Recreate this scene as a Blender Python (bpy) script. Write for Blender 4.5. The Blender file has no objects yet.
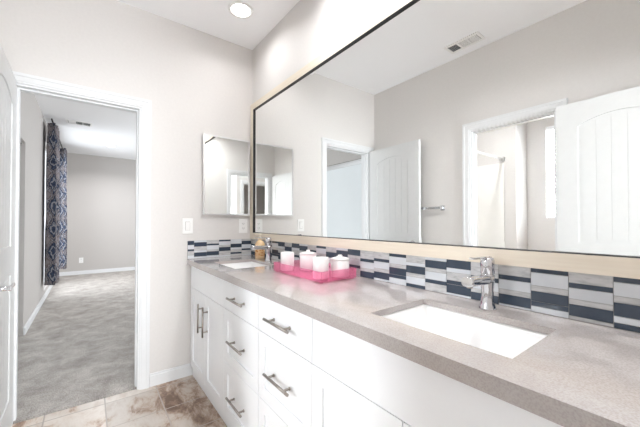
import bpy, bmesh, math, random
from mathutils import Vector, Matrix
random.seed(4)
SC = bpy.context.scene
COL = SC.collection
PI = math.pi

# ------------------------------------------------------------------ camera
yaw, pitch, roll = math.radians(-37.1982), math.radians(0.678), math.radians(0.029)
F = Vector((-math.cos(yaw)*math.cos(pitch), -math.sin(yaw)*math.cos(pitch), math.sin(pitch)))
R = F.cross(Vector((0, 0, 1))).normalized(); U = R.cross(F)
R2 = R*math.cos(roll)+U*math.sin(roll); U2 = -R*math.sin(roll)+U*math.cos(roll)
cam = bpy.data.cameras.new('camera'); co = bpy.data.objects.new('camera', cam); COL.objects.link(co)
m = Matrix((R2, U2, -F)).transposed().to_4x4(); m.translation = Vector((2.5436, -1.1624, 1.2068))
co.matrix_world = m
cam.sensor_width = 36; cam.lens = 303.85*36/640; cam.shift_y = (218.44-213.5)/640
cam.clip_start = 0.02
SC.camera = co

# ------------------------------------------------------------------ world, exposure, daylight
w = bpy.data.worlds.new('sky'); SC.world = w; w.use_nodes = True
bg = w.node_tree.nodes['Background']; bg.inputs[0].default_value = (0.86, 0.93, 1.0, 1); bg.inputs[1].default_value = 1.6
SC.view_settings.view_transform = 'Standard'; SC.view_settings.look = 'None'
SC.view_settings.gamma = 1; SC.view_settings.exposure = 0.58
SC.view_settings.use_curve_mapping = False
SC.cycles.diffuse_bounces = 12; SC.cycles.max_bounces = 18; SC.cycles.glossy_bounces = 8; SC.cycles.transmission_bounces = 12

def area(name, loc, rot, sx, sy, power, color=(1, 1, 1), shape='RECTANGLE', spread=math.radians(150)):
    l = bpy.data.lights.new(name, 'AREA'); l.shape = shape; l.size = sx; l.size_y = sy
    l.energy = power; l.color = color; l.spread = spread
    o = bpy.data.objects.new(name, l); o.location = loc; o.rotation_euler = rot; COL.objects.link(o); return o
DAY = (0.93, 0.97, 1.0)
area('hall_fill_light', (4.98, -0.95, 1.25), (0, PI/2, 0), 1.3, 0.75, 80, DAY)              # added fill light behind an invented hall window, shining -x
area('daylight_bedroom_window', (-4.5, -1.95, 1.35), (-PI/2, 0, PI), 1.4, 2.3, 20, DAY)     # outside the bedroom window, shining +y
area('daylight_bedroom_rear', (-2.6, 3.3, 1.5), (-PI/2, 0, 0), 3.0, 1.6, 58, DAY)             # outside the second bedroom window, shining -y
area('daylight_toilet_window', (1.42, -3.60, 1.82), (-PI/2, 0, PI), 0.35, 1.1, 54, DAY)

# ------------------------------------------------------------------ helpers
class MB:
    def __init__(s): s.bm = bmesh.new(); s.mats = []
    def _mi(s, faces, mi):
        for f in faces: f.material_index = mi
    def box(s, x0, x1, y0, y1, z0, z1, mi=0, bev=0, M=None, seg=2):
        n0 = set(s.bm.faces)
        r = bmesh.ops.create_cube(s.bm, size=1)
        vs = r['verts']
        for v in vs:
            v.co = Vector(((x0+x1)/2+v.co.x*abs(x1-x0), (y0+y1)/2+v.co.y*abs(y1-y0), (z0+z1)/2+v.co.z*abs(z1-z0)))
        if bev:
            es = list({e for v in vs for e in v.link_edges})
            bmesh.ops.bevel(s.bm, geom=es, offset=bev, segments=seg, affect='EDGES', profile=0.5)
        nf = [f for f in s.bm.faces if f not in n0]
        if M:
            for v in {v for f in nf for v in f.verts}: v.co = M @ v.co
        s._mi(nf, mi); return nf
    def lathe(s, prof, c=(0, 0, 0), n=32, mi=0, M=None, smooth=True, cap=True):
        rings = []
        for r, z in prof:
            rings.append([s.bm.verts.new(((c[0]+r*math.cos(2*PI*i/n)), c[1]+r*math.sin(2*PI*i/n), c[2]+z)) for i in range(n)])
        fs = []
        for a, b in zip(rings, rings[1:]):
            for i in range(n):
                fs.append(s.bm.faces.new((a[i], a[(i+1) % n], b[(i+1) % n], b[i])))
        if cap:
            fs.append(s.bm.faces.new(rings[0][::-1])); fs.append(s.bm.faces.new(rings[-1]))
        for f in fs: f.smooth = smooth and len(f.verts) == 4; f.material_index = mi
        if M:
            for rg in rings:
                for v in rg: v.co = M @ v.co
        return fs
    def cyl(s, a, b, r, n=16, mi=0, r2=None, smooth=True):
        a = Vector(a); b = Vector(b); d = b-a; L = d.length
        q = d.to_track_quat('Z', 'Y').to_matrix().to_4x4(); q.translation = a
        return s.lathe([(r, 0), (r if r2 is None else r2, L)], n=n, mi=mi, M=q, smooth=smooth)
    def prism(s, pts, axis, a, b, mi=0):
        """pts: 2-D outline in the plane normal to axis (0:x -> (y,z), 1:y -> (x,z), 2:z -> (x,y))"""
        def mk(p, t):
            return {0: (t, p[0], p[1]), 1: (p[0], t, p[1]), 2: (p[0], p[1], t)}[axis]
        A = [s.bm.verts.new(mk(p, a)) for p in pts]; B = [s.bm.verts.new(mk(p, b)) for p in pts]
        fs = [s.bm.faces.new(A), s.bm.faces.new(B[::-1])]
        n = len(pts)
        for i in range(n): fs.append(s.bm.faces.new((A[i], B[i], B[(i+1) % n], A[(i+1) % n])))
        s._mi(fs, mi); return fs
    def transform(s, M):
        for v in s.bm.verts: v.co = M @ v.co
    def build(s, name, mats, parent=None, recalc=True):
        if recalc: bmesh.ops.recalc_face_normals(s.bm, faces=s.bm.faces[:])
        me = bpy.data.meshes.new(name); s.bm.to_mesh(me); s.bm.free()
        if not isinstance(mats, (list, tuple)): mats = [mats]
        for mm in mats: me.materials.append(mm)
        o = bpy.data.objects.new(name, me); COL.objects.link(o)
        if parent: o.parent = parent
        return o
def thing(name, label, cat, loc=(0, 0, 0), rotz=0, group=None):
    o = bpy.data.objects.new(name, None); COL.objects.link(o); o.empty_display_size = 0.05
    o.location = loc; o.rotation_euler = (0, 0, rotz); return tag(o, label, cat, group)
def tag(o, label, cat, group=None):
    o['label'] = label; o['category'] = cat
    if group: o['group'] = group
    return o
def struct(o, label=None):
    o['kind'] = 'structure'
    if label: o['label'] = label
    return o
def copy_tree(o, parent=None):
    c = o.copy(); COL.objects.link(c)
    if parent: c.parent = parent
    for ch in list(o.children): copy_tree(ch, c)
    return c

# ------------------------------------------------------------------ materials
def mat(name, col, rough=0.5, metal=0, **k):
    m = bpy.data.materials.new(name); m.use_nodes = True; nt = m.node_tree
    b = nt.nodes['Principled BSDF']
    b.inputs['Base Color'].default_value = (*col, 1); b.inputs['Roughness'].default_value = rough; b.inputs['Metallic'].default_value = metal
    for kk, v in k.items(): b.inputs[kk.replace('_', ' ')].default_value = v
    return m
def N(m, typ, **k):
    n = m.node_tree.nodes.new(typ)
    for a, v in k.items():
        if hasattr(n, a): setattr(n, a, v)
        else: n.inputs[a].default_value = v
    return n
def L(m, a, b): m.node_tree.links.new(a, b)
def B(m): return m.node_tree.nodes['Principled BSDF']
def ramp(m, stops, interp='LINEAR'):
    r = m.node_tree.nodes.new('ShaderNodeValToRGB'); cr = r.color_ramp; cr.interpolation = interp
    while len(cr.elements) < len(stops): cr.elements.new(0.5)
    for e, (p, c) in zip(cr.elements, stops): e.position = p; e.color = (*c, 1)
    return r
def bump(m, scale, strength, dist=0.002, detail=3):
    tc = N(m, 'ShaderNodeTexCoord'); n = N(m, 'ShaderNodeTexNoise'); n.inputs['Scale'].default_value = scale; n.inputs['Detail'].default_value = detail
    L(m, tc.outputs['Object'], n.inputs['Vector'])
    b = N(m, 'ShaderNodeBump'); b.inputs['Strength'].default_value = strength; b.inputs['Distance'].default_value = dist
    L(m, n.outputs['Fac'], b.inputs['Height']); L(m, b.outputs['Normal'], B(m).inputs['Normal'])
    return tc, n
def mottled(name, c1, c2, scale, rough, metal=0, bs=0, **k):
    m = mat(name, c1, rough, metal, **k)
    tc = N(m, 'ShaderNodeTexCoord'); n = N(m, 'ShaderNodeTexNoise'); n.inputs['Scale'].default_value = scale; n.inputs['Detail'].default_value = 5
    L(m, tc.outputs['Object'], n.inputs['Vector'])
    r = ramp(m, [(0.3, c1), (0.7, c2)]); L(m, n.outputs['Fac'], r.inputs['Fac']); L(m, r.outputs['Color'], B(m).inputs['Base Color'])
    if bs:
        b = N(m, 'ShaderNodeBump'); b.inputs['Strength'].default_value = bs; b.inputs['Distance'].default_value = 0.002
        L(m, n.outputs['Fac'], b.inputs['Height']); L(m, b.outputs['Normal'], B(m).inputs['Normal'])
    return m
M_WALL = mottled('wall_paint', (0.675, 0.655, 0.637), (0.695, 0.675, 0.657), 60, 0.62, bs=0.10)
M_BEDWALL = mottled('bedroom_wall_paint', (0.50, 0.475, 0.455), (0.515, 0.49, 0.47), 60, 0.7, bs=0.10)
M_CEIL = mottled('ceiling_paint', (0.90, 0.91, 0.925), (0.91, 0.92, 0.935), 80, 0.8, bs=0.12)
M_TRIM = mottled('white_trim_paint', (0.73, 0.74, 0.75), (0.75, 0.76, 0.77), 20, 0.38)
M_DOOR = mottled('white_door_paint', (0.66, 0.67, 0.67), (0.68, 0.69, 0.69), 20, 0.4)
M_CAB = mottled('white_cabinet_lacquer', (0.90, 0.92, 0.945), (0.91, 0.93, 0.955), 15, 0.32)
M_CABIN = mat('cabinet_inside', (0.35, 0.33, 0.31), 0.8)
M_NICKEL = mottled('brushed_nickel', (0.36, 0.33, 0.30), (0.42, 0.39, 0.36), 120, 0.32, 1)
M_CHROME = mottled('polished_chrome', (0.66, 0.66, 0.68), (0.70, 0.70, 0.72), 30, 0.05, 1)
M_SILVER = mottled('satin_silver_frame', (0.72, 0.72, 0.72), (0.76, 0.76, 0.76), 60, 0.28, 1)
M_MIRROR = mat('silvered_glass', (0.93, 0.945, 0.94), 0.0, 1)
M_BLACK = mat('black_mirror_edge', (0.012, 0.012, 0.014), 0.35)
M_PORC = mat('white_porcelain', (0.88, 0.88, 0.88), 0.10)
M_PLATE = mat('white_plastic', (0.84, 0.84, 0.83), 0.35)
M_GAP = mat('dark_slot', (0.03, 0.03, 0.03), 0.7)
M_VENTDARK = mat('vent_duct_grey', (0.16, 0.17, 0.18), 0.7)
M_GROUT = mottled('grey_grout', (0.33, 0.325, 0.32), (0.37, 0.365, 0.36), 90, 0.9)
M_NAVY = mottled('navy_glass_tile', (0.038, 0.056, 0.084), (0.052, 0.07, 0.10), 14, 0.12)
M_GLASST = mottled('pale_glass_tile', (0.60, 0.63, 0.67), (0.68, 0.71, 0.74), 10, 0.12)
def marble():
    m = mat('grey_marble_tile', (0.5, 0.5, 0.5), 0.22)
    tc = N(m, 'ShaderNodeTexCoord'); mp = N(m, 'ShaderNodeMapping'); mp.inputs['Scale'].default_value = (9, 9, 40)
    n = N(m, 'ShaderNodeTexNoise'); n.inputs['Scale'].default_value = 2.2; n.inputs['Detail'].default_value = 6; n.inputs['Distortion'].default_value = 0.8
    L(m, tc.outputs['Object'], mp.inputs[0]); L(m, mp.outputs[0], n.inputs['Vector'])
    r = ramp(m, [(0.25, (0.36, 0.365, 0.375)), (0.42, (0.49, 0.495, 0.50)), (0.62, (0.60, 0.60, 0.605)), (0.78, (0.48, 0.48, 0.48))])
    L(m, n.outputs['Fac'], r.inputs['Fac']); L(m, r.outputs['Color'], B(m).inputs['Base Color']); return m
M_MARB = marble()
def wood():
    m = mat('pale_champagne_wood', (0.6, 0.5, 0.38), 0.42)
    tc = N(m, 'ShaderNodeTexCoord'); mp = N(m, 'ShaderNodeMapping'); mp.inputs['Scale'].default_value = (3, 40, 40)
    n = N(m, 'ShaderNodeTexNoise'); n.inputs['Scale'].default_value = 2; n.inputs['Detail'].default_value = 5
    L(m, tc.outputs['Object'], mp.inputs[0]); L(m, mp.outputs[0], n.inputs['Vector'])
    r = ramp(m, [(0.3, (0.70, 0.62, 0.51)), (0.7, (0.76, 0.69, 0.58))])
    L(m, n.outputs['Fac'], r.inputs['Fac']); L(m, r.outputs['Color'], B(m).inputs['Base Color']); return m
M_WOOD = wood()
def quartz():
    m = mat('greige_quartz', (0.5, 0.46, 0.44), 0.13, Coat_Weight=0.5, Coat_Roughness=0.06)
    tc = N(m, 'ShaderNodeTexCoord')
    n = N(m, 'ShaderNodeTexNoise'); n.inputs['Scale'].default_value = 260; n.inputs['Detail'].default_value = 2
    n2 = N(m, 'ShaderNodeTexNoise'); n2.inputs['Scale'].default_value = 5; n2.inputs['Detail'].default_value = 6; n2.inputs['Distortion'].default_value = 1.2
    for x in (n, n2): L(m, tc.outputs['Object'], x.inputs['Vector'])
    r = ramp(m, [(0.35, (0.42, 0.38, 0.365)), (0.6, (0.50, 0.465, 0.45))]); L(m, n.outputs['Fac'], r.inputs['Fac'])
    r2 = ramp(m, [(0.35, (0.90, 0.89, 0.88)), (0.65, (1.0, 1.0, 1.0))]); L(m, n2.outputs['Fac'], r2.inputs['Fac'])
    mx = N(m, 'ShaderNodeMixRGB', blend_type='MULTIPLY'); mx.inputs[0].default_value = 1
    L(m, r.outputs['Color'], mx.inputs[1]); L(m, r2.outputs['Color'], mx.inputs[2]); L(m, mx.outputs[0], B(m).inputs['Base Color']); return m
M_QUARTZ = quartz()
TRAV_SHADE_OFF = (0.0, 0.8, 0.0)  # shifts the brown beside the vanity, painting in the counter's shadow on the tiles
def travertine():
    m = mat('travertine_floor_tile', (0.5, 0.4, 0.3), 0.32)
    tc = N(m, 'ShaderNodeTexCoord')
    # per-tile shade
    mp0 = N(m, 'ShaderNodeMapping'); mp0.inputs['Location'].default_value = (-0.065/0.305, 0.765/0.305, 0); mp0.inputs['Scale'].default_value = (1/0.305, 1/0.305, 0)
    L(m, tc.outputs['Object'], mp0.inputs[0])
    br = N(m, 'ShaderNodeTexBrick'); br.offset = 0; br.squash = 1
    br.inputs['Scale'].default_value = 1; br.inputs['Mortar Size'].default_value = 0.014; br.inputs['Mortar Smooth'].default_value = 0.2
    br.inputs['Brick Width'].default_value = 1; br.inputs['Row Height'].default_value = 1
    br.inputs['Color1'].default_value = (0.72, 0.72, 0.72, 1); br.inputs['Color2'].default_value = (1, 1, 1, 1); br.inputs['Mortar'].default_value = (0.8, 0.8, 0.8, 1)
    L(m, mp0.outputs[0], br.inputs['Vector'])
    mp = N(m, 'ShaderNodeMapping'); mp.inputs['Scale'].default_value = (1.0, 1.9, 1); mp.inputs['Rotation'].default_value = (0, 0, 0.9); mp.inputs['Location'].default_value = (0.25, 0.4, 0)
    L(m, tc.outputs['Object'], mp.inputs[0])
    n = N(m, 'ShaderNodeTexNoise'); n.inputs['Scale'].default_value = 5; n.inputs['Detail'].default_value = 10; n.inputs['Roughness'].default_value = 0.74; n.inputs['Distortion'].default_value = 0.4
    L(m, mp.outputs[0], n.inputs['Vector'])
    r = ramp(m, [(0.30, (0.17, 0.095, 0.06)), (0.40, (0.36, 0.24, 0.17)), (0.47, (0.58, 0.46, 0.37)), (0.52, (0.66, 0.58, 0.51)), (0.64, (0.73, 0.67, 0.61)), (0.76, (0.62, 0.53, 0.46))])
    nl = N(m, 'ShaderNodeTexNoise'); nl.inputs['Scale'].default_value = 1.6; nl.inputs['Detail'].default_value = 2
    ml = N(m, 'ShaderNodeMapping'); ml.inputs['Location'].default_value = TRAV_SHADE_OFF; L(m, tc.outputs['Object'], ml.inputs[0]); L(m, ml.outputs[0], nl.inputs['Vector'])
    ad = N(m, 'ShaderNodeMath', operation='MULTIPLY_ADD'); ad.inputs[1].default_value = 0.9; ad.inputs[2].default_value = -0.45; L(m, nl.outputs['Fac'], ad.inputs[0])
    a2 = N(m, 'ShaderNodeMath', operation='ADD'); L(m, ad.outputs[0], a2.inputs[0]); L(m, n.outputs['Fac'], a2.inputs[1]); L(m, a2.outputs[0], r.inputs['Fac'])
    mx = N(m, 'ShaderNodeMixRGB', blend_type='MULTIPLY'); mx.inputs[0].default_value = 1
    L(m, r.outputs['Color'], mx.inputs[1]); L(m, br.outputs['Color'], mx.inputs[2])
    mg = N(m, 'ShaderNodeMixRGB'); L(m, br.outputs['Fac'], mg.inputs[0]); L(m, mx.outputs[0], mg.inputs[1]); mg.inputs[2].default_value = (0.40, 0.35, 0.31, 1)
    L(m, mg.outputs[0], B(m).inputs['Base Color'])
    b = N(m, 'ShaderNodeBump'); b.inputs['Strength'].default_value = 0.5; b.inputs['Distance'].default_value = 0.002; b.invert = True
    L(m, br.outputs['Fac'], b.inputs['Height']); L(m, b.outputs['Normal'], B(m).inputs['Normal'])
    return m
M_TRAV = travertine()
def carpet():
    m = mat('grey_carpet', (0.3, 0.3, 0.3), 0.95)
    tc = N(m, 'ShaderNodeTexCoord'); mp = N(m, 'ShaderNodeMapping'); mp.inputs['Scale'].default_value = (1.0, 1.0, 1); mp.inputs['Rotation'].default_value = (0, 0, 0.9)
    L(m, tc.outputs['Object'], mp.inputs[0])
    n = N(m, 'ShaderNodeTexNoise'); n.inputs['Scale'].default_value = 5.5; n.inputs['Detail'].default_value = 10; n.inputs['Roughness'].default_value = 0.78; n.inputs['Distortion'].default_value = 0.3
    L(m, mp.outputs[0], n.inputs['Vector'])
    r = ramp(m, [(0.32, (0.30, 0.272, 0.25)), (0.5, (0.44, 0.41, 0.38)), (0.66, (0.60, 0.565, 0.53))]); L(m, n.outputs['Fac'], r.inputs['Fac'])
    n2 = N(m, 'ShaderNodeTexNoise'); n2.inputs['Scale'].default_value = 130; L(m, tc.outputs['Object'], n2.inputs['Vector'])
    r2 = ramp(m, [(0.3, (0.62, 0.62, 0.62)), (0.7, (1.15, 1.15, 1.15))]); L(m, n2.outputs['Fac'], r2.inputs['Fac'])
    mx = N(m, 'ShaderNodeMixRGB', blend_type='MULTIPLY'); mx.inputs[0].default_value = 1
    L(m, r.outputs['Color'], mx.inputs[1]); L(m, r2.outputs['Color'], mx.inputs[2]); L(m, mx.outputs[0], B(m).inputs['Base Color'])
    b = N(m, 'ShaderNodeBump'); b.inputs['Strength'].default_value = 0.8; b.inputs['Distance'].default_value = 0.006
    L(m, n2.outputs['Fac'], b.inputs['Height']); L(m, b.outputs['Normal'], B(m).inputs['Normal']); return m
M_CARPET = carpet()
def curtain_mat():
    m = mat('ikat_curtain_fabric', (0.2, 0.2, 0.3), 0.85)
    uv = N(m, 'ShaderNodeUVMap'); uv.uv_map = 'cloth'
    wob = N(m, 'ShaderNodeTexNoise'); wob.inputs['Scale'].default_value = 22; L(m, uv.outputs[0], wob.inputs['Vector'])
    sx = N(m, 'ShaderNodeSeparateXYZ'); L(m, uv.outputs[0], sx.inputs[0])
    def mth(op, a, b=None):
        n = N(m, 'ShaderNodeMath', operation=op)
        for i, v in enumerate((a, b)):
            if v is None: continue
            if isinstance(v, (int, float)): n.inputs[i].default_value = v
            else: L(m, v, n.inputs[i])
        return n.outputs[0]
    u = mth('ABSOLUTE', mth('SUBTRACT', mth('FRACT', mth('MULTIPLY', sx.outputs[0], 1/0.17)), 0.5))
    v = mth('ABSOLUTE', mth('SUBTRACT', mth('FRACT', mth('MULTIPLY', sx.outputs[1], 1/0.33)), 0.5))
    d = mth('ADD', mth('ADD', u, v), mth('MULTIPLY', mth('SUBTRACT', wob.outputs['Fac'], 0.5), 0.5))
    navy, blue, tan, cream, brown = (0.022, 0.030, 0.058), (0.07, 0.10, 0.17), (0.33, 0.30, 0.31), (0.48, 0.48, 0.52), (0.15, 0.11, 0.11)
    r = ramp(m, [(0.0, navy), (0.10, blue), (0.17, navy), (0.27, cream), (0.33, blue), (0.42, navy), (0.50, tan), (0.60, navy), (0.66, cream), (0.72, brown), (0.82, tan)], 'LINEAR')
    L(m, d, r.inputs['Fac']); L(m, r.outputs['Color'], B(m).inputs['Base Color'])
    out = m.node_tree.nodes['Material Output']; tr = N(m, 'ShaderNodeBsdfTranslucent'); L(m, r.outputs['Color'], tr.inputs[0])
    mx = N(m, 'ShaderNodeMixShader'); mx.inputs[0].default_value = 0.35; L(m, B(m).outputs[0], mx.inputs[1]); L(m, tr.outputs[0], mx.inputs[2]); L(m, mx.outputs[0], out.inputs[0])
    return m
M_CURT = curtain_mat()
M_PINK = mat('pink_acrylic', (1.0, 0.36, 0.54), 0.08)
_t = N(M_PINK, 'ShaderNodeBsdfTransparent'); _t.inputs[0].default_value = (1.0, 0.82, 0.90, 1)
_m = N(M_PINK, 'ShaderNodeMixShader'); _m.inputs[0].default_value = 0.78
L(M_PINK, B(M_PINK).outputs[0], _m.inputs[1]); L(M_PINK, _t.outputs[0], _m.inputs[2]); L(M_PINK, _m.outputs[0], M_PINK.node_tree.nodes['Material Output'].inputs[0])
M_JAR = mottled('white_ceramic', (0.84, 0.83, 0.82), (0.87, 0.86, 0.85), 40, 0.3)
M_FROST = mottled('white_glass_slider', (0.82, 0.86, 0.88), (0.84, 0.88, 0.90), 3, 0.12)
M_CREAM = mat('cream_pump_plastic', (0.85, 0.78, 0.66), 0.35)
M_LENS = mat('lamp_lens', (1, 1, 1), 0.5, Emission_Color=(1, 0.97, 0.92, 1), Emission_Strength=5)
M_GLASS = mat('window_glass', (0.9, 0.95, 1), 0.0, Transmission_Weight=1.0, IOR=1.02)
M_BLIND = mat('white_blind_slat', (0.85, 0.86, 0.88), 0.5)
M_SURR = mottled('white_tub_surround', (0.84, 0.83, 0.80), (0.86, 0.85, 0.82), 8, 0.25)
def label_mat():
    m = mat('amber_soap_label', (0.7, 0.4, 0.2), 0.25)
    tc = N(m, 'ShaderNodeTexCoord'); v = N(m, 'ShaderNodeTexVoronoi'); v.inputs['Scale'].default_value = 60; L(m, tc.outputs['Object'], v.inputs['Vector'])
    r = ramp(m, [(0.1, (0.30, 0.10, 0.05)), (0.3, (0.72, 0.36, 0.12)), (0.6, (0.80, 0.55, 0.30))]); L(m, v.outputs['Distance'], r.inputs['Fac']); L(m, r.outputs['Color'], B(m).inputs['Base Color']); return m
M_LABEL = label_mat()
M_SOAP = mat('peach_soap', (0.80, 0.58, 0.34), 0.15)

# ------------------------------------------------------------------ room shell
W, ZC, T = 1.62, 2.76, 0.12
def wall(name, boxes, m, label=None):
    b = MB()
    for bx in boxes: b.box(*bx)
    return struct(b.build(name, m), label)
DT = 2.04                                              # door head height
YA, YB = -0.868, -1.530                                # bedroom doorway
# floors
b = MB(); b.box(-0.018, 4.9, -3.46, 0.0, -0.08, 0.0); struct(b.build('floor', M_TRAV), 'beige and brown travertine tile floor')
b = MB(); b.box(-6.3, -0.030, -2.55, 3.2, -0.08, 0.008); struct(b.build('floor.001', M_CARPET), 'grey streaky carpet floor of the bedroom')
# ceilings
b = MB(); b.box(-0.12, 4.9, -3.46, 0.0, ZC, ZC+0.1); struct(b.build('ceiling', M_CEIL))
b = MB(); b.box(-6.3, -0.12, -2.55, 3.2, ZC, ZC+0.1); struct(b.build('ceiling.001', M_CEIL))
# end wall (doorway to bedroom): bathroom side skin and bedroom side skin
def endwall(x0, x1): return [(x0, x1, YA, 0.0, 0, ZC), (x0, x1, -W, YB, 0, ZC), (x0, x1, YB, YA, DT, ZC)]
wall('wall_end', endwall(-0.06, 0), M_WALL, 'pale greige wall with the doorway to the bedroom')
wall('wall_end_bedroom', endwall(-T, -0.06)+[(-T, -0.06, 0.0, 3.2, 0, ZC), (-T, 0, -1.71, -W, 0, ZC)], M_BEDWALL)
wall('wall_right', [(-0.06, 4.9, 0.0, 0.12, 0, ZC)], M_WALL, 'pale greige wall behind the long mirror')
D0, D1 = 1.172, 1.812
wall('wall_left', [(0.0, D0, -W-0.10, -W, 0, ZC), (D1, 2.57, -W-0.10, -W, 0, ZC), (D0, D1, -W-0.10, -W, DT, ZC)], M_WALL, 'pale greige wall opposite the mirror')
XR = 2.57; RA, RB = -0.775, -1.50                        # doorway the view is taken from
wall('wall_back', [(XR, XR+T, RA, 0.0, 0, ZC), (XR, XR+T, -W-0.1, RB, 0, ZC), (XR, XR+T, RB, RA, DT, ZC)], M_WALL, 'greige wall with the doorway behind the camera')
wall('wall_hall_left', [(XR, XR+T, -3.46, -W-0.1, 0, ZC)], M_WALL)
wall('wall_hall_back', [(3.72, 3.84, -1.50, -1.34, 0, ZC), (3.72, 3.84, -3.46, -2.22, 0, ZC), (3.72, 3.84, -2.22, -1.50, DT, ZC), (3.84, 4.9, -1.44, -1.34, 0, ZC)], M_WALL)
wall('wall_hall_end', [(4.8, 4.9, -1.34, 0.0, 0, 0.6), (4.8, 4.9, -1.34, 0.0, 2.3, ZC), (4.8, 4.9, -3.46, -1.44, 0, ZC)], M_WALL)
wall('wall_hall_right', [(2.69, 4.9, -3.56, -3.46, 0, ZC)], M_WALL)
# toilet and tub room seen in the mirror
wall('wall_tub_far', [(0.0, 1.043, -3.46, -3.0, 0, ZC)], M_WALL)
wx0, wx1, wz0, wz1 = 1.25, 1.62, 1.26, 2.38
wall('wall_toilet_far', [(1.043, wx0, -3.46, -3.34, 0, ZC), (wx1, 2.47, -3.46, -3.34, 0, ZC), (wx0, wx1, -3.46, -3.34, 0, wz0), (wx0, wx1, -3.46, -3.34, wz1, ZC)], M_WALL)
wall('wall_toilet_right', [(2.47, 2.57, -3.34, -W-0.1, 0, ZC)], M_WALL)
wall('wall_tub_left', [(-0.1, 0.0, -3.46, -W-0.1, 0, ZC)], M_WALL)
# bedroom
CX0, CX1, CZ = -1.92, -0.28, 2.05
BW0, BW1 = -5.3, -3.7
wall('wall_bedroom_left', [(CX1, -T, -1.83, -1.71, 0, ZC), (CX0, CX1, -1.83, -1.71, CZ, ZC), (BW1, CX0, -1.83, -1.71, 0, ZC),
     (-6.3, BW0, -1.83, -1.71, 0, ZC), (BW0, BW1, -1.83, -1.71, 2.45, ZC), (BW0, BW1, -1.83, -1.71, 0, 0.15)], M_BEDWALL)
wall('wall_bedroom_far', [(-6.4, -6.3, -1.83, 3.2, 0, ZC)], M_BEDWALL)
wall('wall_bedroom_right', [(-6.3, -4.2, 3.1, 3.2, 0, ZC), (-1.0, -T, 3.1, 3.2, 0, ZC), (-4.2, -1.0, 3.1, 3.2, 0, 0.7), (-4.2, -1.0, 3.1, 3.2, 2.3, ZC)], M_BEDWALL)
wall('wall_closet', [(CX0-0.1, CX0, -2.5, -1.83, 0, ZC), (CX1, CX1+0.1, -2.5, -1.83, 0, ZC), (CX0-0.1, CX1+0.1, -2.55, -2.5, 0, ZC)], M_BEDWALL)
# baseboards
def base(name, pts):
    """pts: list of (x0,x1,y0,y1) ; profile: board plus thin top bead"""
    b = MB()
    for x0, x1, y0, y1, nx, ny in pts:
        b.box(x0, x1, y0, y1, 0.0, 0.078)
        t = 0.006
        b.box(x0+(t if nx < 0 else 0), x1-(t if nx > 0 else 0), y0+(t if ny < 0 else 0), y1-(t if ny > 0 else 0), 0.078, 0.092)
    return struct(b.build(name, M_TRIM))
base('baseboard_end', [(0, 0.014, -0.802, -0.508, 1, 0)])
base('baseboard_left', [(0.0, D0-0.075, -W, -W+0.014, 0, 1), (D1+0.075, 2.57, -W, -W+0.014, 0, 1)])
base('baseboard_bedroom_left', [(-6.3, CX0-0.002, -1.71, -1.696, 0, 1)])
base('baseboard_bedroom_far', [(-6.3, -6.286, -1.696, 3.1, 1, 0)])

# door casings
def casing(name, u0, u1, top, face, axis, depth0, depth1, wl=0.068, sides=True):
    """opening between u0<u1 in the wall plane; axis 0 -> wall normal x, axis 1 -> wall normal y. face: list of (plane, out) to dress"""
    b = MB()
    def bx(ua, ub, za, zb, n0, n1):
        n0, n1 = min(n0, n1), max(n0, n1)
        if axis == 0: b.box(n0, n1, ua, ub, za, zb)
        else: b.box(ua, ub, n0, n1, za, zb)
    for pl, s in face:
        for (off0, off1, th) in ((0.0, wl, 0.010), (0.012, wl-0.006, 0.015), (wl-0.022, wl-0.004, 0.020)):
            bx(u0-off1, u0-off0, 0, top+off1, pl, pl+s*th)
            bx(u1+off0, u1+off1, 0, top+off1, pl, pl+s*th)
            bx(u0-off0, u1+off0, top+off0, top+off1, pl, pl+s*th)
    # jamb lining and stop
    bx(u0-0.001, u0+0.012, 0, top, depth0, depth1); bx(u1-0.012, u1+0.001, 0, top, depth0, depth1); bx(u0+0.012, u1-0.012, top-0.012, top+0.001, depth0, depth1)
    md = (depth0+depth1)/2
    bx(u0+0.012, u0+0.022, 0, top-0.012, md-0.02, md+0.02); bx(u1-0.022, u1-0.012, 0, top-0.012, md-0.02, md+0.02); bx(u0+0.022, u1-0.022, top-0.022, top-0.012, md-0.02, md+0.02)
    return struct(b.build(name, M_TRIM))
tr1 = casing('trim_1', YB, YA, DT, [(0.0, 1), (-T, -1)], 0, -T, 0.0, wl=0.064)
tr2 = casing('trim_2', D0, D1, DT, [(-W, 1)], 1, -W-0.10, -W, wl=0.070)
tr3 = casing('trim_3', RB, RA, DT, [(XR, -1), (XR+T, 1)], 0, XR, XR+T, wl=0.064)
tr4 = casing('trim_4', -2.22, -1.50, DT, [(3.72, -1)], 0, 3.72, 3.84, wl=0.068)
b = MB(); b.box(-0.095, -0.05, YA-0.0145, YA-0.012, 0.98, 1.06, 0); b.box(-0.082, -0.064, YA-0.0152, YA-0.0145, 1.0, 1.04, 1)
tag(b.build('strike_plate', [M_NICKEL, M_GAP]), 'small nickel strike plate on the right jamb of the bedroom doorway', 'strike plate')

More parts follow.
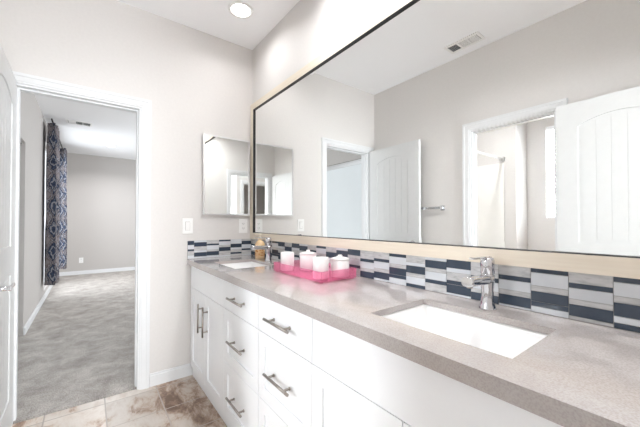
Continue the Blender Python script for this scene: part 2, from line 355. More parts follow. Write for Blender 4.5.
# ------------------------------------------------------------------ interior doors with arched plank panels
def door_leaf(name, width, height=2.03, label=None):
    b = MB(); t = 0.035; rec = 0.006; st = 0.12
    b.box(0, width, -t+rec, -rec, 0, height)
    x0, x1 = st, width-st
    pan = [(0.20, 0.90, False), (1.06, height-0.115, True)]
    for s in (0, 1):
        ya, yb = (-rec, 0.0) if s == 0 else (-t, -t+rec)
        b.box(0, st, ya, yb, 0, height); b.box(x1, width, ya, yb, 0, height)
        b.box(x0, x1, ya, yb, 0, 0.20); b.box(x0, x1, ya, yb, 0.90, 1.06)
        zt = height-0.115; rise = 0.055; n = 14
        arc = [(x0+(x1-x0)*i/n, zt-rise+rise*math.sin(PI*i/n)**0.8) for i in range(n+1)]
        b.prism([(x0, height)]+arc+[(x1, height)], 1, ya, yb)
        # planks inside the panels with V gaps, and a raised bead just inside the frame
        yc, yd = (-rec, -rec+0.0018) if s == 0 else (-t+rec-0.0018, -t+rec)
        ins = 0.022; k = 5; pw = (x1-x0-2*ins)/k
        for za, zb, arch in pan:
            for i in range(k):
                a, c = x0+ins+i*pw+0.0014, x0+ins+(i+1)*pw-0.0014
                if not arch: b.box(a, c, yc, yd, za+ins, zb-ins)
                else:
                    f = lambda x: zt-rise+rise*math.sin(PI*(x-x0)/(x1-x0))**0.8-ins
                    b.prism([(a, za+ins), (c, za+ins), (c, f(c)), ((a+c)/2, f((a+c)/2)), (a, f(a))], 1, yc, yd)
    o = b.build(name, M_DOOR); return struct(o, label)
def lever(parent, x, z, direction, side, t=0.035):
    """direction +-1: which way along the leaf the lever points; side +1 front face (y=0), -1 back face"""
    b = MB(); y0 = 0.0 if side > 0 else -t; s = side
    b.cyl((x, y0, z), (x, y0+s*0.010, z), 0.032, 24); b.cyl((x, y0+s*0.010, z), (x, y0+s*0.052, z), 0.011, 16)
    b.box(x-0.012, x+0.012, *sorted((y0+s*0.046, y0+s*0.062)), z-0.011, z+0.011, bev=0.004)
    b.box(*sorted((x, x+direction*0.115)), *sorted((y0+s*0.049, y0+s*0.060)), z-0.008, z+0.008, bev=0.003)
    o = b.build('door_handle', M_CHROME, parent); return o
dA = door_leaf('door_1', 0.69, label='white arched-panel door standing open at the left, bedroom doorway')
dA.location = (0.022, -1.514, 0.012); dA.rotation_euler = (0, 0, math.radians(1.6))
lever(dA, 0.61, 0.90, -1, 1); lever(dA, 0.61, 0.90, -1, -1)
b = MB()
for z in (0.25, 1.0, 1.8): b.cyl((0.0, -0.041, z-0.045), (0.0, -0.041, z+0.045), 0.006)
b.build('hinge', M_NICKEL, dA)
dB = door_leaf('door_2', 0.66, label='white arched-panel door folded back against the wall, seen in the mirror')
dB.location = (1.83, -1.552, 0.012); dB.rotation_euler = (0, 0, math.radians(1.8))
lever(dB, 0.60, 0.945, -1, 1)
b = MB()
for z in (0.25, 1.0, 1.8): b.cyl((0.0, -0.041, z-0.045), (0.0, -0.041, z+0.045), 0.006)
b.build('hinge', M_NICKEL, dB)

# ------------------------------------------------------------------ closet sliding doors (seen in the mirror)
def slider(name, x0, x1, y, lab):
    r = thing(name, lab, 'closet door', ((x0+x1)/2, y, 0.012)); h = (x1-x0)/2
    b = MB(); b.box(-h+0.02, h-0.02, -0.004, 0.004, 0.04, CZ-0.07); b.build('door_panel', M_FROST, r)
    b = MB(); b.box(-h, -h+0.03, -0.014, 0.014, 0, CZ-0.03); b.box(h-0.03, h, -0.014, 0.014, 0, CZ-0.03)
    b.box(-h+0.03, h-0.03, -0.014, 0.014, 0, 0.045); b.box(-h+0.03, h-0.03, -0.014, 0.014, CZ-0.075, CZ-0.03); b.build('door_frame', M_SILVER, r); return r
slider('sliding_door', CX1-0.86, CX1-0.012, -1.752, 'front white glass closet slider in a silver frame, beside the bedroom doorway')
slider('sliding_door.001', CX0+0.006, CX0+0.84, -1.79, 'rear white glass closet slider behind the front one, farther along the bedroom wall')
b = MB(); b.box(CX0+0.002, CX1-0.002, -1.82, -1.73, CZ-0.018, CZ-0.001)
tag(b.build('slider_track', M_SILVER), 'silver track above the two closet sliders', 'door track')

# ------------------------------------------------------------------ bedroom window, curtains, vent, outlet
b = MB()
for x in (BW0, BW0+0.90, BW1-0.05): b.box(x, x+0.05, -1.80, -1.76, 0.15, 2.45)
b.box(BW0+0.05, BW1-0.05, -1.80, -1.76, 0.15, 0.20); b.box(BW0+0.05, BW1-0.05, -1.80, -1.76, 2.40, 2.45)
wf = struct(b.build('window_1', M_TRIM), 'white framed bedroom window between the curtains')
def curtain(name, x0, x1, folds, yb, amp, z0, z1, lab, ph=0.0):
    r = thing(name, lab, 'curtain', ((x0+x1)/2, yb, z0), group=None); L0 = (x1-x0)
    bm = bmesh.new(); uvl = bm.loops.layers.uv.new('cloth'); n = folds*14; nz = 30; g = []; arc = [0]
    def pos(i, j):
        t = i/n; k = j/nz; a = amp*(0.78+0.22*k)*(1+0.12*math.sin(5*t+2.2*ph))
        x = -L0/2+L0*t+0.010*math.sin(9*k+4*t+ph); y = a*math.cos(2*PI*folds*t+ph)+0.007*math.sin(7*k+11*t)
        return Vector((x, y, (1-k)*(z1-z0)))
    for i in range(n): arc.append(arc[-1]+(pos(i+1, 15)-pos(i, 15)).length)
    for i in range(n+1): g.append([bm.verts.new(pos(i, j)) for j in range(nz+1)])
    for i in range(n):
        for j in range(nz):
            f = bm.faces.new((g[i][j], g[i][j+1], g[i+1][j+1], g[i+1][j])); f.smooth = True
            for l, (ii, jj) in zip(f.loops, ((i, j), (i, j+1), (i+1, j+1), (i+1, j))): l[uvl].uv = (arc[ii], (1-jj/nz)*(z1-z0))
    me = bpy.data.meshes.new('curtain_panel'); bm.to_mesh(me); bm.free(); me.materials.append(M_CURT)
    o = bpy.data.objects.new('curtain_panel', me); COL.objects.link(o); o.parent = r
    so = o.modifiers.new('thickness', 'SOLIDIFY'); so.thickness = 0.003
    for i in range(folds+1):
        x = -L0/2+L0*i/folds; b = MB()
        b.lathe([(0.019, -0.004), (0.023, -0.004), (0.023, 0.004), (0.019, 0.004), (0.019, -0.004)], n=14, cap=False, M=Matrix.Translation((min(max(x, -L0/2+.01), L0/2-.01), 0, z1-z0-0.035)) @ Matrix.Rotation(PI/2, 4, 'Y'))
        b.build('curtain_ring', M_BLACK, r)
    return r
curtain('curtain', -3.86, -3.36, 3, -1.615, 0.072, 0.28, 2.665, 'navy and tan medallion patterned curtain, the nearer panel with the dark rod end')
curtain('curtain.001', -5.75, -5.25, 3, -1.595, 0.072, 0.28, 2.665, 'blue lit patterned curtain panel, the farther one beside the far bedroom wall', 1.1)
b = MB(); b.cyl((-5.95, -1.606, 2.690), (-3.28, -1.606, 2.690), 0.010, 14); rod = b.build('curtain_rod', M_BLACK)
tag(rod, 'black curtain rod just under the bedroom ceiling carrying both curtains', 'curtain rod')
for x in (-3.33, -4.6, -5.9):
    b = MB(); b.box(x-0.008, x+0.008, -1.708, -1.60, 2.7002, 2.706); b.box(x-0.012, x+0.012, -1.71, -1.704, 2.64, 2.70)
    b.build('bracket', M_PLATE, rod)
def vent(name, loc, sx, sy, lab, nsec=3):
    r = thing(name, lab, 'air vent', loc)
    b = MB(); f = 0.022; hx, hy = sx/2, sy/2
    b.box(-hx, hx, -hy, -hy+f, -0.008, 0); b.box(-hx, hx, hy-f, hy, -0.008, 0); b.box(-hx, -hx+f, -hy+f, hy-f, -0.008, 0); b.box(hx-f, hx, -hy+f, hy-f, -0.008, 0)
    b.box(-hx+f, hx-f, -hy+f, hy-f, -0.002, -0.0005, 1)
    for k in (1, 2): x = -hx+f+(sx-2*f)*k/3; b.box(x-0.005, x+0.005, -hy+f, hy-f, -0.008, -0.002)
    b.build('vent_frame', [M_PLATE, M_VENTDARK], r)
    b = MB(); n = 7
    for sec in range(3):
        xa = -hx+f+(sx-2*f)*sec/3+0.006; xb = -hx+f+(sx-2*f)*(sec+1)/3-0.006
        ang = (-0.9, 0.2, 0.9)[sec]
        for i in range(n):
            y = -hy+f+(sy-2*f)*(i+0.5)/n
            M = Matrix.Translation(((xa+xb)/2, y, -0.0045)) @ Matrix.Rotation(0.5 if sec else -0.5, 4, 'X')
            b.box(-(xb-xa)/2, (xb-xa)/2, -0.0032 if sec else -0.0055, 0.0032 if sec else 0.0055, -0.0004, 0.0004, M=M)
    b.build('louver', M_PLATE, r); return r
vent('ceiling_vent', (1.215, -1.435, ZC), 0.30, 0.15, 'white louvred vent in the bathroom ceiling, seen in the long mirror')
vb = vent('ceiling_vent.001', (-3.52, -1.30, ZC), 0.32, 0.20, 'white louvred vent in the bedroom ceiling beyond the doorway'); vb.rotation_euler = (0, 0, PI/2)
def plate(name, loc, rotz, lab, cat, kind, w_=0.078, h_=0.122, group=None):
    r = thing(name, lab, cat, loc, rotz, group)          # plate lies in local yz, facing +x
    b = MB(); b.box(0, 0.006, -w_/2, w_/2, -h_/2, h_/2, bev=0.002)
    b.cyl((0.006, 0, h_/2-0.012), (0.007, 0, h_/2-0.012), 0.003, 10); b.cyl((0.006, 0, -h_/2+0.012), (0.007, 0, -h_/2+0.012), 0.003, 10)
    b.build('wall_plate', M_PLATE, r)
    if kind == 'rocker':
        b = MB(); b.box(0.006, 0.0068, -0.0175, 0.0175, -0.034, 0.034, 1)
        M = Matrix.Translation((0.007, 0, 0)) @ Matrix.Rotation(0.06, 4, 'Y'); b.box(0.0, 0.003, -0.0155, 0.0155, -0.032, 0.032, M=M); b.build('rocker', [M_PLATE, M_GROUT], r)
    else:
        b = MB()
        for z in (-0.020, 0.020):
            b.box(0.006, 0.009, -0.016, 0.016, z-0.014, z+0.014, bev=0.001)
            b.box(0.009, 0.0094, -0.008, -0.006, z-0.004, z+0.006, 1); b.box(0.009, 0.0094, 0.006, 0.008, z-0.004, z+0.006, 1)
            b.cyl((0.009, 0, z-0.008), (0.0094, 0, z-0.008), 0.002, 8, 1)
        b.build('socket', [M_PLATE, M_GAP], r)
    return r
plate('light_switch', (0, -0.545, 1.175), 0, 'white rocker switch plate between the doorway and the framed cabinet mirror', 'light switch', 'rocker')
plate('power_outlet', (0, -0.083, 1.172), 0, 'white outlet plate under the small mirror, close to the corner', 'outlet', 'outlet')
plate('power_outlet.001', (-6.3, -1.305, 0.33), 0, 'white outlet plate low on the far bedroom wall', 'outlet', 'outlet')

# ------------------------------------------------------------------ ceiling lights
def downlight(name, x, y, power, lab, group=None, col=(0.985, 0.985, 1.0), size=0.13):
    r = thing(name, lab, 'ceiling light', (x, y, ZC), group=group)
    b = MB(); b.lathe([(0.092, 0), (0.092, -0.004), (0.078, -0.010), (0.070, -0.006), (0.068, 0)], n=36, cap=False); b.build('trim_ring', M_PLATE, r)
    b = MB(); b.lathe([(0.069, -0.001), (0.069, -0.004), (0.03, -0.006)], n=36); b.build('lamp_lens', M_LENS, r)
    l = area('lamp', (0, 0, -0.014), (0, 0, 0), size, size, power, col, 'DISK'); l.parent = r; return r
downlight('ceiling_light', 0.434, -0.29, 1.7, 'round recessed ceiling light above the far sink')
downlight('ceiling_light.001', 1.30, -0.29, 4.8, 'round recessed ceiling light over the middle of the vanity, above the long mirror')
downlight('ceiling_light.002', 2.17, -0.29, 8.0, 'round recessed ceiling light over the near sink, above the long mirror')
downlight('ceiling_light.003', -4.98, -0.82, 22, 'round recessed ceiling light in the bedroom ceiling')
downlight('ceiling_light.004', 1.0, -2.2, 8.5, 'round recessed ceiling light in the shower room')

# ------------------------------------------------------------------ tub room seen in the mirror
b = MB(); b.box(0.001, 0.91, -2.999, -2.985, 0.45, 1.95); b.box(0.001, 0.015, -2.985, -W-0.102, 0.45, 1.95)
tag(b.build('tub_surround', M_SURR), 'white tub surround panels seen through the shower room doorway in the mirror', 'tub surround')
b = MB()
b.box(0.02, 0.11, -2.98, -1.73, 0, 0.45); b.box(0.82, 0.91, -2.98, -1.73, 0, 0.45); b.box(0.11, 0.82, -2.98, -2.88, 0, 0.45); b.box(0.11, 0.82, -1.83, -1.73, 0, 0.45); b.box(0.11, 0.82, -2.88, -1.83, 0, 0.08)
tag(b.build('bathtub', M_PORC), 'white alcove bathtub behind the shower room doorway', 'bathtub')
r = thing('shower_rod', 'white shower rod with a round wall flange above the tub', 'shower rod', (0.888, -2.36, 2.0))
b = MB(); b.cyl((0, -0.63, 0), (0, 0.63, 0), 0.013, 16); b.build('rod', M_PLATE, r)
for s in (-1, 1):
    b = MB(); b.cyl((0, s*0.615, 0), (0, s*0.638, 0), 0.032, 20, r2=0.034); b.build('flange', M_SILVER, r)
b = MB()
for x0, x1, z0, z1 in ((wx0, wx0+0.03, wz0, wz1), (wx1-0.03, wx1, wz0, wz1), (wx0+0.03, wx1-0.03, wz0, wz0+0.03), (wx0+0.03, wx1-0.03, wz1-0.03, wz1)): b.box(x0, x1, -3.43, -3.39, z0, z1)
struct(b.build('window_2', M_TRIM), 'narrow window of the shower room')
r = thing('window_blind', 'white slatted blind in the narrow shower room window', 'blind', ((wx0+wx1)/2, -3.36, wz0))
b = MB(); n = 26; hw = (wx1-wx0)/2-0.006
for i in range(n):
    z = 0.04+i*(wz1-wz0-0.09)/n; b.box(-hw, hw, -0.018, 0.018, -0.001, 0.001, M=Matrix.Translation((0, 0, z)) @ Matrix.Rotation(-0.75, 4, 'X'))
b.build('slats', M_BLIND, r)
b = MB(); b.box(-hw, hw, -0.02, 0.02, wz1-wz0-0.045, wz1-wz0-0.002); b.build('head_rail', M_BLIND, r)
b = MB(); b.box(-hw, hw, -0.015, 0.015, 0.002, 0.018); b.build('bottom_rail', M_BLIND, r)
b = MB()
for z0, z1 in ((0.6, 0.64), (2.26, 2.3)): b.box(4.83, 4.87, -1.339, -0.001, z0, z1)
for y in (-1.339, -0.69, -0.041): b.box(4.83, 4.87, y, y+0.04, 0.64, 2.26)
struct(b.build('hall_fill_window', M_TRIM))  # unseen window frame, added to go with the hall fill light
# towel bar
r = thing('towel_bar', 'chrome towel bar on the opposite wall, reflected beside the open door', 'towel bar', (0.60, -W, 1.345))
b = MB(); b.box(-0.30, 0.30, 0.052, 0.068, -0.012, 0.012, bev=0.002); b.build('bar', M_CHROME, r)
for s in (-1, 1):
    b = MB(); b.box(s*0.30-0.024, s*0.30+0.024, 0, 0.010, -0.024, 0.024, bev=0.003); b.box(s*0.30-0.011, s*0.30+0.011, 0.010, 0.070, -0.013, 0.013, bev=0.002); b.build('bracket', M_CHROME, r)

# ------------------------------------------------------------------ vanity cabinets
YF = -0.524; YBD = -0.505; ZT = 0.874                  # front faces, carcass front, carcass top
def shaker(b, x0, x1, z0, z1, flat=False):
    """door or drawer front lying in local xz, front face at y=0, thickness .019 to +y"""
    t = 0.019
    if flat: b.box(x0, x1, 0, t, z0, z1, bev=0.0012, seg=1); return
    f = 0.058; rc = 0.008
    b.box(x0+f, x1-f, rc, t, z0+f, z1-f)
    b.box(x0, x0+f, 0, t, z0, z1); b.box(x1-f, x1, 0, t, z0, z1); b.box(x0+f, x1-f, 0, t, z0, z0+f); b.box(x0+f, x1-f, 0, t, z1-f, z1)
def pull(parent, x, z, length, vertical):
    b = MB(); h = length/2; k = h-0.035
    P = (lambda u, y: (0, y, u)) if vertical else (lambda u, y: (u, y, 0))
    b.cyl(P(-h, -0.032), P(h, -0.032), 0.006, 14)
    for s in (-1, 1): b.cyl(P(s*k, -0.032), P(s*k, 0.0), 0.005, 12); b.cyl(P(s*k, -0.003), P(s*k, 0.0), 0.0075, 12)
    o = b.build('handle', M_NICKEL, parent); o.location = (x, 0, z); return o
def unit(name, x0, x1, lab, doors=None, drawers=(), top='false', extra_right=0):
    r = thing(name, lab, 'cabinet', (x0, YF, 0)); w_ = x1-x0; b = MB(); y0 = YBD-YF; y1 = -0.012-YF; g = 0.0005
    p = 0.016
    b.box(g, p, y0, y1, 0, ZT); b.box(w_-p, w_-g, y0, y1, 0, ZT); b.box(p, w_-p, y1-0.006, y1, 0.09, ZT); b.box(p, w_-p, y0+0.01, y1-0.006, 0.09, 0.106)
    b.box(p, w_-p, y0, y0+0.018, 0, 0.104); b.box(p, w_-p, y0, y0+0.016, ZT-0.03, ZT); b.box(p, w_-p, y0+0.001, y0+0.016, 0.106, ZT-0.03, 1)
    b.build('cabinet_body', [M_CAB, M_CABIN], r)
    gp = 0.0016
    for (a, c, z0, z1, flat, hx, nm) in list(drawers):
        b = MB(); cx, cz = (a+c)/2-x0, 0
        shaker(b, a+gp-x0-cx, c-gp-x0-cx, z0+gp, z1-gp, flat); d = b.build(nm, M_CAB, r); d.location = (cx, 0, 0)
        if hx: pull(d, 0, hx, 0.20, False)
    for (a, c, z0, z1, hs) in doors or ():
        b = MB(); cx = (a+c)/2-x0; shaker(b, a+gp-x0-cx, c-gp-x0-cx, z0+gp, z1-gp); d = b.build('door', M_CAB, r); d.location = (cx, 0, 0)
        pull(d, hs*((c-a)/2-0.055), 0.535, 0.20, True)
    return r
Z1, Z2, Z0, ZTP = 0.700, 0.392, 0.085, 0.868
ya = 0.02
g0, g1, g2, g3, g4, g5 = 0.008, 0.76, 1.225, 1.655, 2.05, 2.445
G6 = 2.565
unit('vanity_cabinet', g0, g1, 'white two-door sink cabinet at the far end, beside the doorway', doors=[(g0+ya, (g0+g1+ya)/2, Z0, Z1, 1), ((g0+g1+ya)/2, g1, Z0, Z1, -1)], drawers=[(g0+ya, g1, Z1, ZTP, True, 0, 'false_front')])
def three(a, c): return [(a, c, Z1, ZTP, True, 0.785, 'drawer'), (a, c, Z2, Z1, False, (Z1+Z2)/2, 'drawer'), (a, c, Z0, Z2, False, (Z0+Z2)/2, 'drawer')]
unit('vanity_cabinet.001', g1, g2, 'white three-drawer cabinet next to the two-door sink cabinet', drawers=three(g1, g2))
unit('vanity_cabinet.002', g2, g3, 'white three-drawer cabinet in the middle, nearer the camera of the two drawer stacks', drawers=three(g2, g3))
unit('vanity_cabinet.003', g3, G6, 'white sink cabinet under the near basin with a wide plain front', doors=[(g3, g4, Z0, Z1, 1), (g4, g5, Z0, Z1, -1)], drawers=[(g3, g5, Z1, ZTP, True, 0, 'false_front')])

# ------------------------------------------------------------------ countertop with two cutouts
CT, CB, CD = 0.9145, 0.875, -0.547
CM = 0.8945
S1 = (0.30, 0.715, -0.437, -0.140); S2 = (1.858, 2.272, -0.440, -0.145)
def counter():
    bm = bmesh.new()
    layer(bm, S1, S2, CT, CM)
    grow = lambda S: (S[0]-0.03, S[1]+0.03, S[2]-0.03, S[3]+0.03)
    layer(bm, grow(S1), grow(S2), CM-0.0001, CB)
    bmesh.ops.recalc_face_normals(bm, faces=bm.faces[:])
    me = bpy.data.meshes.new('countertop'); bm.to_mesh(me); bm.free(); me.materials.append(M_QUARTZ)
    o = bpy.data.objects.new('countertop', me); COL.objects.link(o)
    return o
def layer(bm, S1, S2, ztop, zbot):
    xs = [0.001, S1[0], S1[1], S2[0], S2[1], 2.568]; faces = []
    ysets = sorted({CD, S2[2], S1[2], S1[3], S2[3], -0.001}); v = {}
    def V(x, y):
        k = (round(x, 4), round(y, 4))
        if k not in v: v[k] = bm.verts.new((x, y, ztop))
        return v[k]
    def inside(cx, cy, S): return S[0] < cx < S[1] and S[2] < cy < S[3]
    for i in range(5):
        for j in range(len(ysets)-1):
            cx, cy = (xs[i]+xs[i+1])/2, (ysets[j]+ysets[j+1])/2
            if inside(cx, cy, S1) or inside(cx, cy, S2): continue
            faces.append(bm.faces.new((V(xs[i], ysets[j]), V(xs[i+1], ysets[j]), V(xs[i+1], ysets[j+1]), V(xs[i], ysets[j+1]))))
    r = bmesh.ops.extrude_face_region(bm, geom=faces)
    for e in r['geom']:
        if isinstance(e, bmesh.types.BMVert): e.co.z = zbot
tag(counter(), 'long greige quartz countertop with two sink cutouts on the white cabinets', 'countertop')
def sink(name, S, lab):
    cx, cy = (S[0]+S[1])/2, (S[2]+S[3])/2; r = thing(name, lab, 'sink', (cx, cy, CM-0.1505), group=None)
    hx, hy = (S[1]-S[0])/2+0.004, (S[3]-S[2])/2+0.004
    bm = bmesh.new()
    def ring(ax, ay, z, rr, ox=0):
        out = []
        for qx, qy, a0 in ((1, 1, 0), (-1, 1, PI/2), (-1, -1, PI), (1, -1, 1.5*PI)):
            for k in range(5):
                a = a0+PI/2*k/4; out.append(bm.verts.new((ox+qx*(ax-rr)+rr*math.cos(a), qy*(ay-rr)+rr*math.sin(a), z)))
        return out
    h = 0.1495
    prof = [(hx+0.012, hy+0.012, h, 0.012), (hx-0.002, hy-0.002, h, 0.012), (hx-0.006, hy-0.005, h-0.008, 0.014), (hx-0.045, hy-0.016, 0.040, 0.02), (hx-0.062, hy-0.028, 0.026, 0.025), (hx-0.10, hy-0.05, 0.020, 0.03), (0.03, 0.03, 0.013, 0.0299)]
    rings = [ring(*q) for q in prof]
    for a, c in zip(rings, rings[1:]):
        for i in range(20): f = bm.faces.new((a[i], a[(i+1) % 20], c[(i+1) % 20], c[i])); f.smooth = True
    me = bpy.data.meshes.new('basin'); bmesh.ops.recalc_face_normals(bm, faces=bm.faces[:]); bm.to_mesh(me); bm.free(); me.materials.append(M_PORC)
    o = bpy.data.objects.new('basin', me); COL.objects.link(o); o.parent = r
    so = o.modifiers.new('wall', 'SOLIDIFY'); so.thickness = 0.006; so.offset = -1
    for f in me.polygons: f.use_smooth = True
    b = MB(); b.lathe([(0.029, 0.010), (0.029, 0.016), (0.022, 0.018), (0.018, 0.015), (0.001, 0.0145)], n=28); b.build('drain', M_CHROME, r)
    return r
sink('sink', S1, 'white rectangular undermount basin at the far end of the counter')
sink('sink.001', S2, 'white rectangular undermount basin at the near end of the counter')

# ------------------------------------------------------------------ faucets
def faucet(name, x, y, lab):
    r = thing(name, lab, 'faucet', (x, y, CT+0.0002))
    b = MB(); b.lathe([(0.026, 0), (0.0265, 0.004), (0.024, 0.009), (0.0205, 0.022), (0.0185, 0.045), (0.0185, 0.065), (0.0215, 0.092), (0.0225, 0.112)], n=36); b.build('faucet_body', M_CHROME, r)
    b = MB()
    # waterfall spout: wide flat trough leaning slightly down towards the basin
    sec = []
    n = 8
    for i in range(n+1):
        t = i/n; yy = -0.006-0.132*t; zc = 0.100+0.006*t; hw = 0.019-0.002*t; hh = 0.0155-0.001*t
        ring = []
        for k in range(16):
            a = 2*PI*k/16; cx_, cz_ = math.cos(a), math.sin(a)
            ex = hw*math.copysign(abs(cx_)**0.6, cx_); ez = hh*math.copysign(abs(cz_)**0.6, cz_)
            ring.append(b.bm.verts.new((ex, yy, zc+ez)))
        sec.append(ring)
    for a, c in zip(sec, sec[1:]):
        for k in range(16): f = b.bm.faces.new((a[k], a[(k+1) % 16], c[(k+1) % 16], c[k])); f.smooth = True
    b.bm.faces.new(sec[0]); b.bm.faces.new(sec[-1][::-1])
    b.build('spout', M_CHROME, r)
    b = MB(); b.cyl((0, -0.120, 0.086), (0, -0.120, 0.0905), 0.009, 16); b.build('aerator', M_NICKEL, r)
    b = MB(); b.lathe([(0.0225, 0.1125), (0.0195, 0.1150), (0.0195, 0.1175), (0.0215, 0.1195), (0.0215, 0.163), (0.0195, 0.172), (0.001, 0.1735)], n=36); b.build('handle_cap', M_CHROME, r)
    b = MB(); b.box(-0.0085, 0.0085, -0.115, 0.012, 0.1705, 0.1765, bev=0.0025, M=Matrix.Translation((0, 0, 0.0)) @ Matrix.Rotation(-0.03, 4, 'X')); b.build('lever', M_CHROME, r)
    return r
faucet('faucet', 0.482, -0.085, 'chrome single-lever faucet at the far basin beside the soap bottle')
faucet('faucet.001', 2.067, -0.092, 'chrome single-lever faucet at the near basin')

# ------------------------------------------------------------------ mosaic backsplash
COLS = {23: 'M32 N15 G33 M16 N35 M12', 24: 'N15 G38 M18 N37 G18 N36', 22: 'N14 G32 M18 N33 N16 G32', 21: 'M34 N16 G34 M17 N34 G10',
 20: 'M19 M32 N16 G32 M14 N32', 19: 'N34 G17 M32 N16 N35 G10', 18: 'G12 N32 M16 G33 N16 M34', 17: 'M31 G15 N33 M16 G32 N16', 16: 'N15 G34 M17 N33 N16 G28',
 15: 'M33 N15 G34 M17 N33 G11', 14: 'M12 M31 N16 G34 M16 N34', 13: 'N33 M18 G33 N16 M34 G9', 12: 'G14 N33 M16 G33 N16 M31', 11: 'M31 N34 G16 M32 N15 G15',
 10: 'N15 G33 M16 N33 M16 G30', 9: 'M32 N15 G34 N33 M15 G14', 8: 'G12 N33 M16 G32 N16 M34', 7: 'N32 G17 M32 N16 G33 M13', 6: 'M30 N33 G16 N16 M33 G15'}
ENDC = {5: 'N33 G34 N15 M33 G28', 4: 'G14 N34 M31 G16 N33 G15', 3: 'M29 N14 G35 M14 N33 G18', 2: 'N14 G32 M16 N33 M34 G14', 1: 'G38 N32 G18 M22 N15 M18', 0: 'M16 N31 G36 N15 M33 G12'}
KIND = {'N': 0, 'G': 1, 'M': 2}
def mosaic(name, n0, n1, pitch, start, horiz, lab, end):
    b = MB(); zt = 1.057; rr = random.Random(11 if horiz else 5)
    z0 = CT+0.0008
    if horiz: b.box(start, end, -0.006, -0.0004, z0, zt, 3)
    else: b.box(0.0004, 0.006, end, -0.0095, z0, zt, 3)
    for i in range(n0, n1):
        a = i*pitch; c = a+pitch-0.0016
        seq = (COLS.get(i) or COLS[14+(i*3) % 10]) if horiz else ENDC[i]
        z = zt-0.0005
        for q in seq.split()+['M40']:
            mi, h = KIND[q[0]], int(q[1:])/1000
            if q == seq.split()[-1]: h += 0.01
            ztop, zb = z, max(z-h+0.0014, z0+0.001); z -= h
            if ztop-zb < 0.004: continue
            th = 0.0085 if mi != 2 else 0.008
            if horiz:
                xa, xb = max(a, start+0.001), min(c, end-0.001)
                if xb-xa > 0.004: b.box(xa, xb, -th, -0.006, zb, ztop, mi)
            else:
                y1_, y0_ = -max(a, 0.0105), -min(c, -end-0.001)
                if y1_-y0_ > 0.004: b.box(0.006, th, y0_, y1_, zb, ztop, mi)
    return tag(b.build(name, [M_NAVY, M_GLASST, M_MARB, M_GROUT]), lab, 'backsplash')
mosaic('tile_backsplash', 0, 27, 0.0985, 0.0004, True, 'long navy, grey and white strip mosaic backsplash under the large mirror', 2.568)
mosaic('tile_backsplash.001', 0, 6, 0.0995, 0, False, 'short navy, grey and white strip mosaic backsplash on the end wall', -0.545)

# ------------------------------------------------------------------ large framed mirror
r = thing('wall_mirror', 'very large mirror in a pale wood frame above the backsplash', 'mirror', (0, 0, 0))
MX0, MX1, MZ0, MZ1 = 0.012, 2.500, 1.0585, 2.251
fr, ft_ = 0.054, 0.022
b = MB()
def picture_frame(b, x0, x1, z0, z1, f, y0, y1, mi=0):
    """mitred flat frame in the xz plane"""
    o = [(x0, z0), (x1, z0), (x1, z1), (x0, z1)]; i = [(x0+f, z0+f), (x1-f, z0+f), (x1-f, z1-f), (x0+f, z1-f)]
    for k in range(4):
        n = (k+1) % 4; b.prism([o[k], o[n], i[n], i[k]], 1, y0, y1, mi)
picture_frame(b, MX0, MX1, MZ0, MZ1, fr, -ft_, -0.0005)
b.build('frame', M_WOOD, r)
b = MB(); picture_frame(b, MX0+fr, MX1-fr, MZ0+fr, MZ1-fr, 0.003, -ft_+0.001, -0.0005); b.build('inner_edge', M_BLACK, r)
gx0, gx1, gz0, gz1 = MX0+fr+0.004, MX1-fr-0.004, MZ0+fr+0.004, MZ1-fr-0.004
bm = bmesh.new(); bv = 0.024; sl = 0.0006; yg = -0.010
o_ = [bm.verts.new((x, yg+sl, z)) for x, z in ((gx0, gz0), (gx1, gz0), (gx1, gz1), (gx0, gz1))]
i_ = [bm.verts.new((x, yg, z)) for x, z in ((gx0+bv, gz0+bv), (gx1-bv, gz0+bv), (gx1-bv, gz1-bv), (gx0+bv, gz1-bv))]
k_ = [bm.verts.new((x, -0.001, z)) for x, z in ((gx0, gz0), (gx1, gz0), (gx1, gz1), (gx0, gz1))]
bm.faces.new(i_)
for k in range(4): n = (k+1) % 4; bm.faces.new((o_[k], o_[n], i_[n], i_[k])); bm.faces.new((o_[k], o_[n], k_[n], k_[k]))
bm.faces.new(k_)
bmesh.ops.recalc_face_normals(bm, faces=bm.faces[:])
me = bpy.data.meshes.new('mirror_glass'); bm.to_mesh(me); bm.free(); me.materials.append(M_MIRROR)
o = bpy.data.objects.new('mirror_glass', me); COL.objects.link(o); o.parent = r

# ------------------------------------------------------------------ medicine cabinet with mirrored door
r = thing('medicine_cabinet', 'small silver-framed mirrored medicine cabinet on the end wall beside the corner', 'medicine cabinet', (0, 0, 0))
y0, y1, z0, z1 = -0.437, -0.034, 1.264, 1.923
b = MB(); b.box(0.0005, 0.020, y0+0.004, y1-0.004, z0+0.004, z1-0.004); b.build('cabinet_body', M_SILVER, r)
b = MB(); f = 0.013
b.box(0.021, 0.034, y0, y0+f, z0, z1); b.box(0.021, 0.034, y1-f, y1, z0, z1); b.box(0.021, 0.034, y0+f, y1-f, z0, z0+f); b.box(0.021, 0.034, y0+f, y1-f, z1-f, z1)
d = b.build('door_frame', M_SILVER, r)
b = MB(); b.box(0.022, 0.029, y0+f, y1-f, z0+f, z1-f); b.build('mirror_glass', M_MIRROR, d)

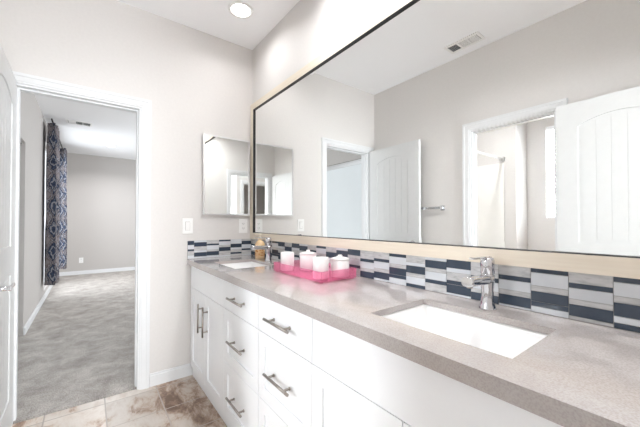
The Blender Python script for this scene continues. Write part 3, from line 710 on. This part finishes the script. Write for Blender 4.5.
# ------------------------------------------------------------------ things on the counter
TZ = CT+0.0002
tx0, tx1, ty0, ty1 = 0.945, 1.405, -0.293, -0.062
r = thing('tray', 'translucent pink acrylic tray holding four white jars on the counter', 'tray', ((tx0+tx1)/2, (ty0+ty1)/2, TZ))
hx, hy = (tx1-tx0)/2, (ty1-ty0)/2; t = 0.004; H = 0.056
b = MB(); b.box(-hx, hx, -hy, hy, 0.006, 0.010)
b.box(-hx, hx, -hy, -hy+t, 0.010, H); b.box(-hx, hx, hy-t, hy, 0.010, H); b.box(-hx, -hx+t, -hy+t, hy-t, 0.010, H); b.box(hx-t, hx, -hy+t, hy-t, 0.010, H)
b.build('tray_body', M_PINK, r)
for sx in (-1, 1):
    for sy in (-1, 1):
        b = MB(); b.lathe([(0.009, 0), (0.010, 0.0055)], c=(sx*(hx-0.016), sy*(hy-0.016), 0.0), n=14); b.build('foot', M_PINK, r)
def jar(name, x, y, rad, h, knob, lab):
    r = thing(name, lab, 'jar', (x, y, TZ+0.0104))
    b = MB(); b.lathe([(rad-0.004, 0), (rad, 0.004), (rad, h-0.004), (rad-0.003, h)], n=40); b.build('jar_body', M_JAR, r)
    if knob:
        b = MB(); b.lathe([(rad+0.001, h+0.0004), (rad+0.001, h+0.006), (rad*0.6, h+0.011), (0.013, h+0.012), (0.011, h+0.015), (0.013, h+0.020), (0.009, h+0.024), (0.001, h+0.025)], n=40); b.build('lid', M_JAR, r)
    return r
jar('jar', 1.005, -0.235, 0.0395, 0.105, False, 'plain white jar at the front left of the pink tray')
jar('jar.001', 1.060, -0.125, 0.049, 0.092, True, 'wide white jar with a knobbed lid at the back left of the pink tray')
jar('jar.002', 1.330, -0.236, 0.040, 0.105, False, 'plain white jar at the front right corner of the pink tray')
jar('jar.003', 1.345, -0.122, 0.048, 0.088, True, 'wide white jar with a knobbed lid at the back right of the pink tray')
r = thing('soap_bottle', 'amber patterned pump soap bottle in the corner behind the far faucet', 'soap bottle', (0.295, -0.064, TZ))
b = MB(); b.lathe([(0.036, 0), (0.0385, 0.004), (0.0385, 0.105), (0.038, 0.118), (0.026, 0.138), (0.014, 0.146), (0.014, 0.152)], n=32); b.build('bottle', M_SOAP, r)
b = MB(); b.lathe([(0.0392, 0.022), (0.0392, 0.105)], n=32); b.build('product_label', M_LABEL, r)
b = MB(); b.lathe([(0.016, 0.152), (0.016, 0.166), (0.006, 0.168), (0.005, 0.188), (0.012, 0.190), (0.012, 0.198), (0.004, 0.200)], n=20)
b.box(-0.005, 0.005, -0.042, 0.0, 0.190, 0.197, bev=0.002); b.build('pump', M_CREAM, r)
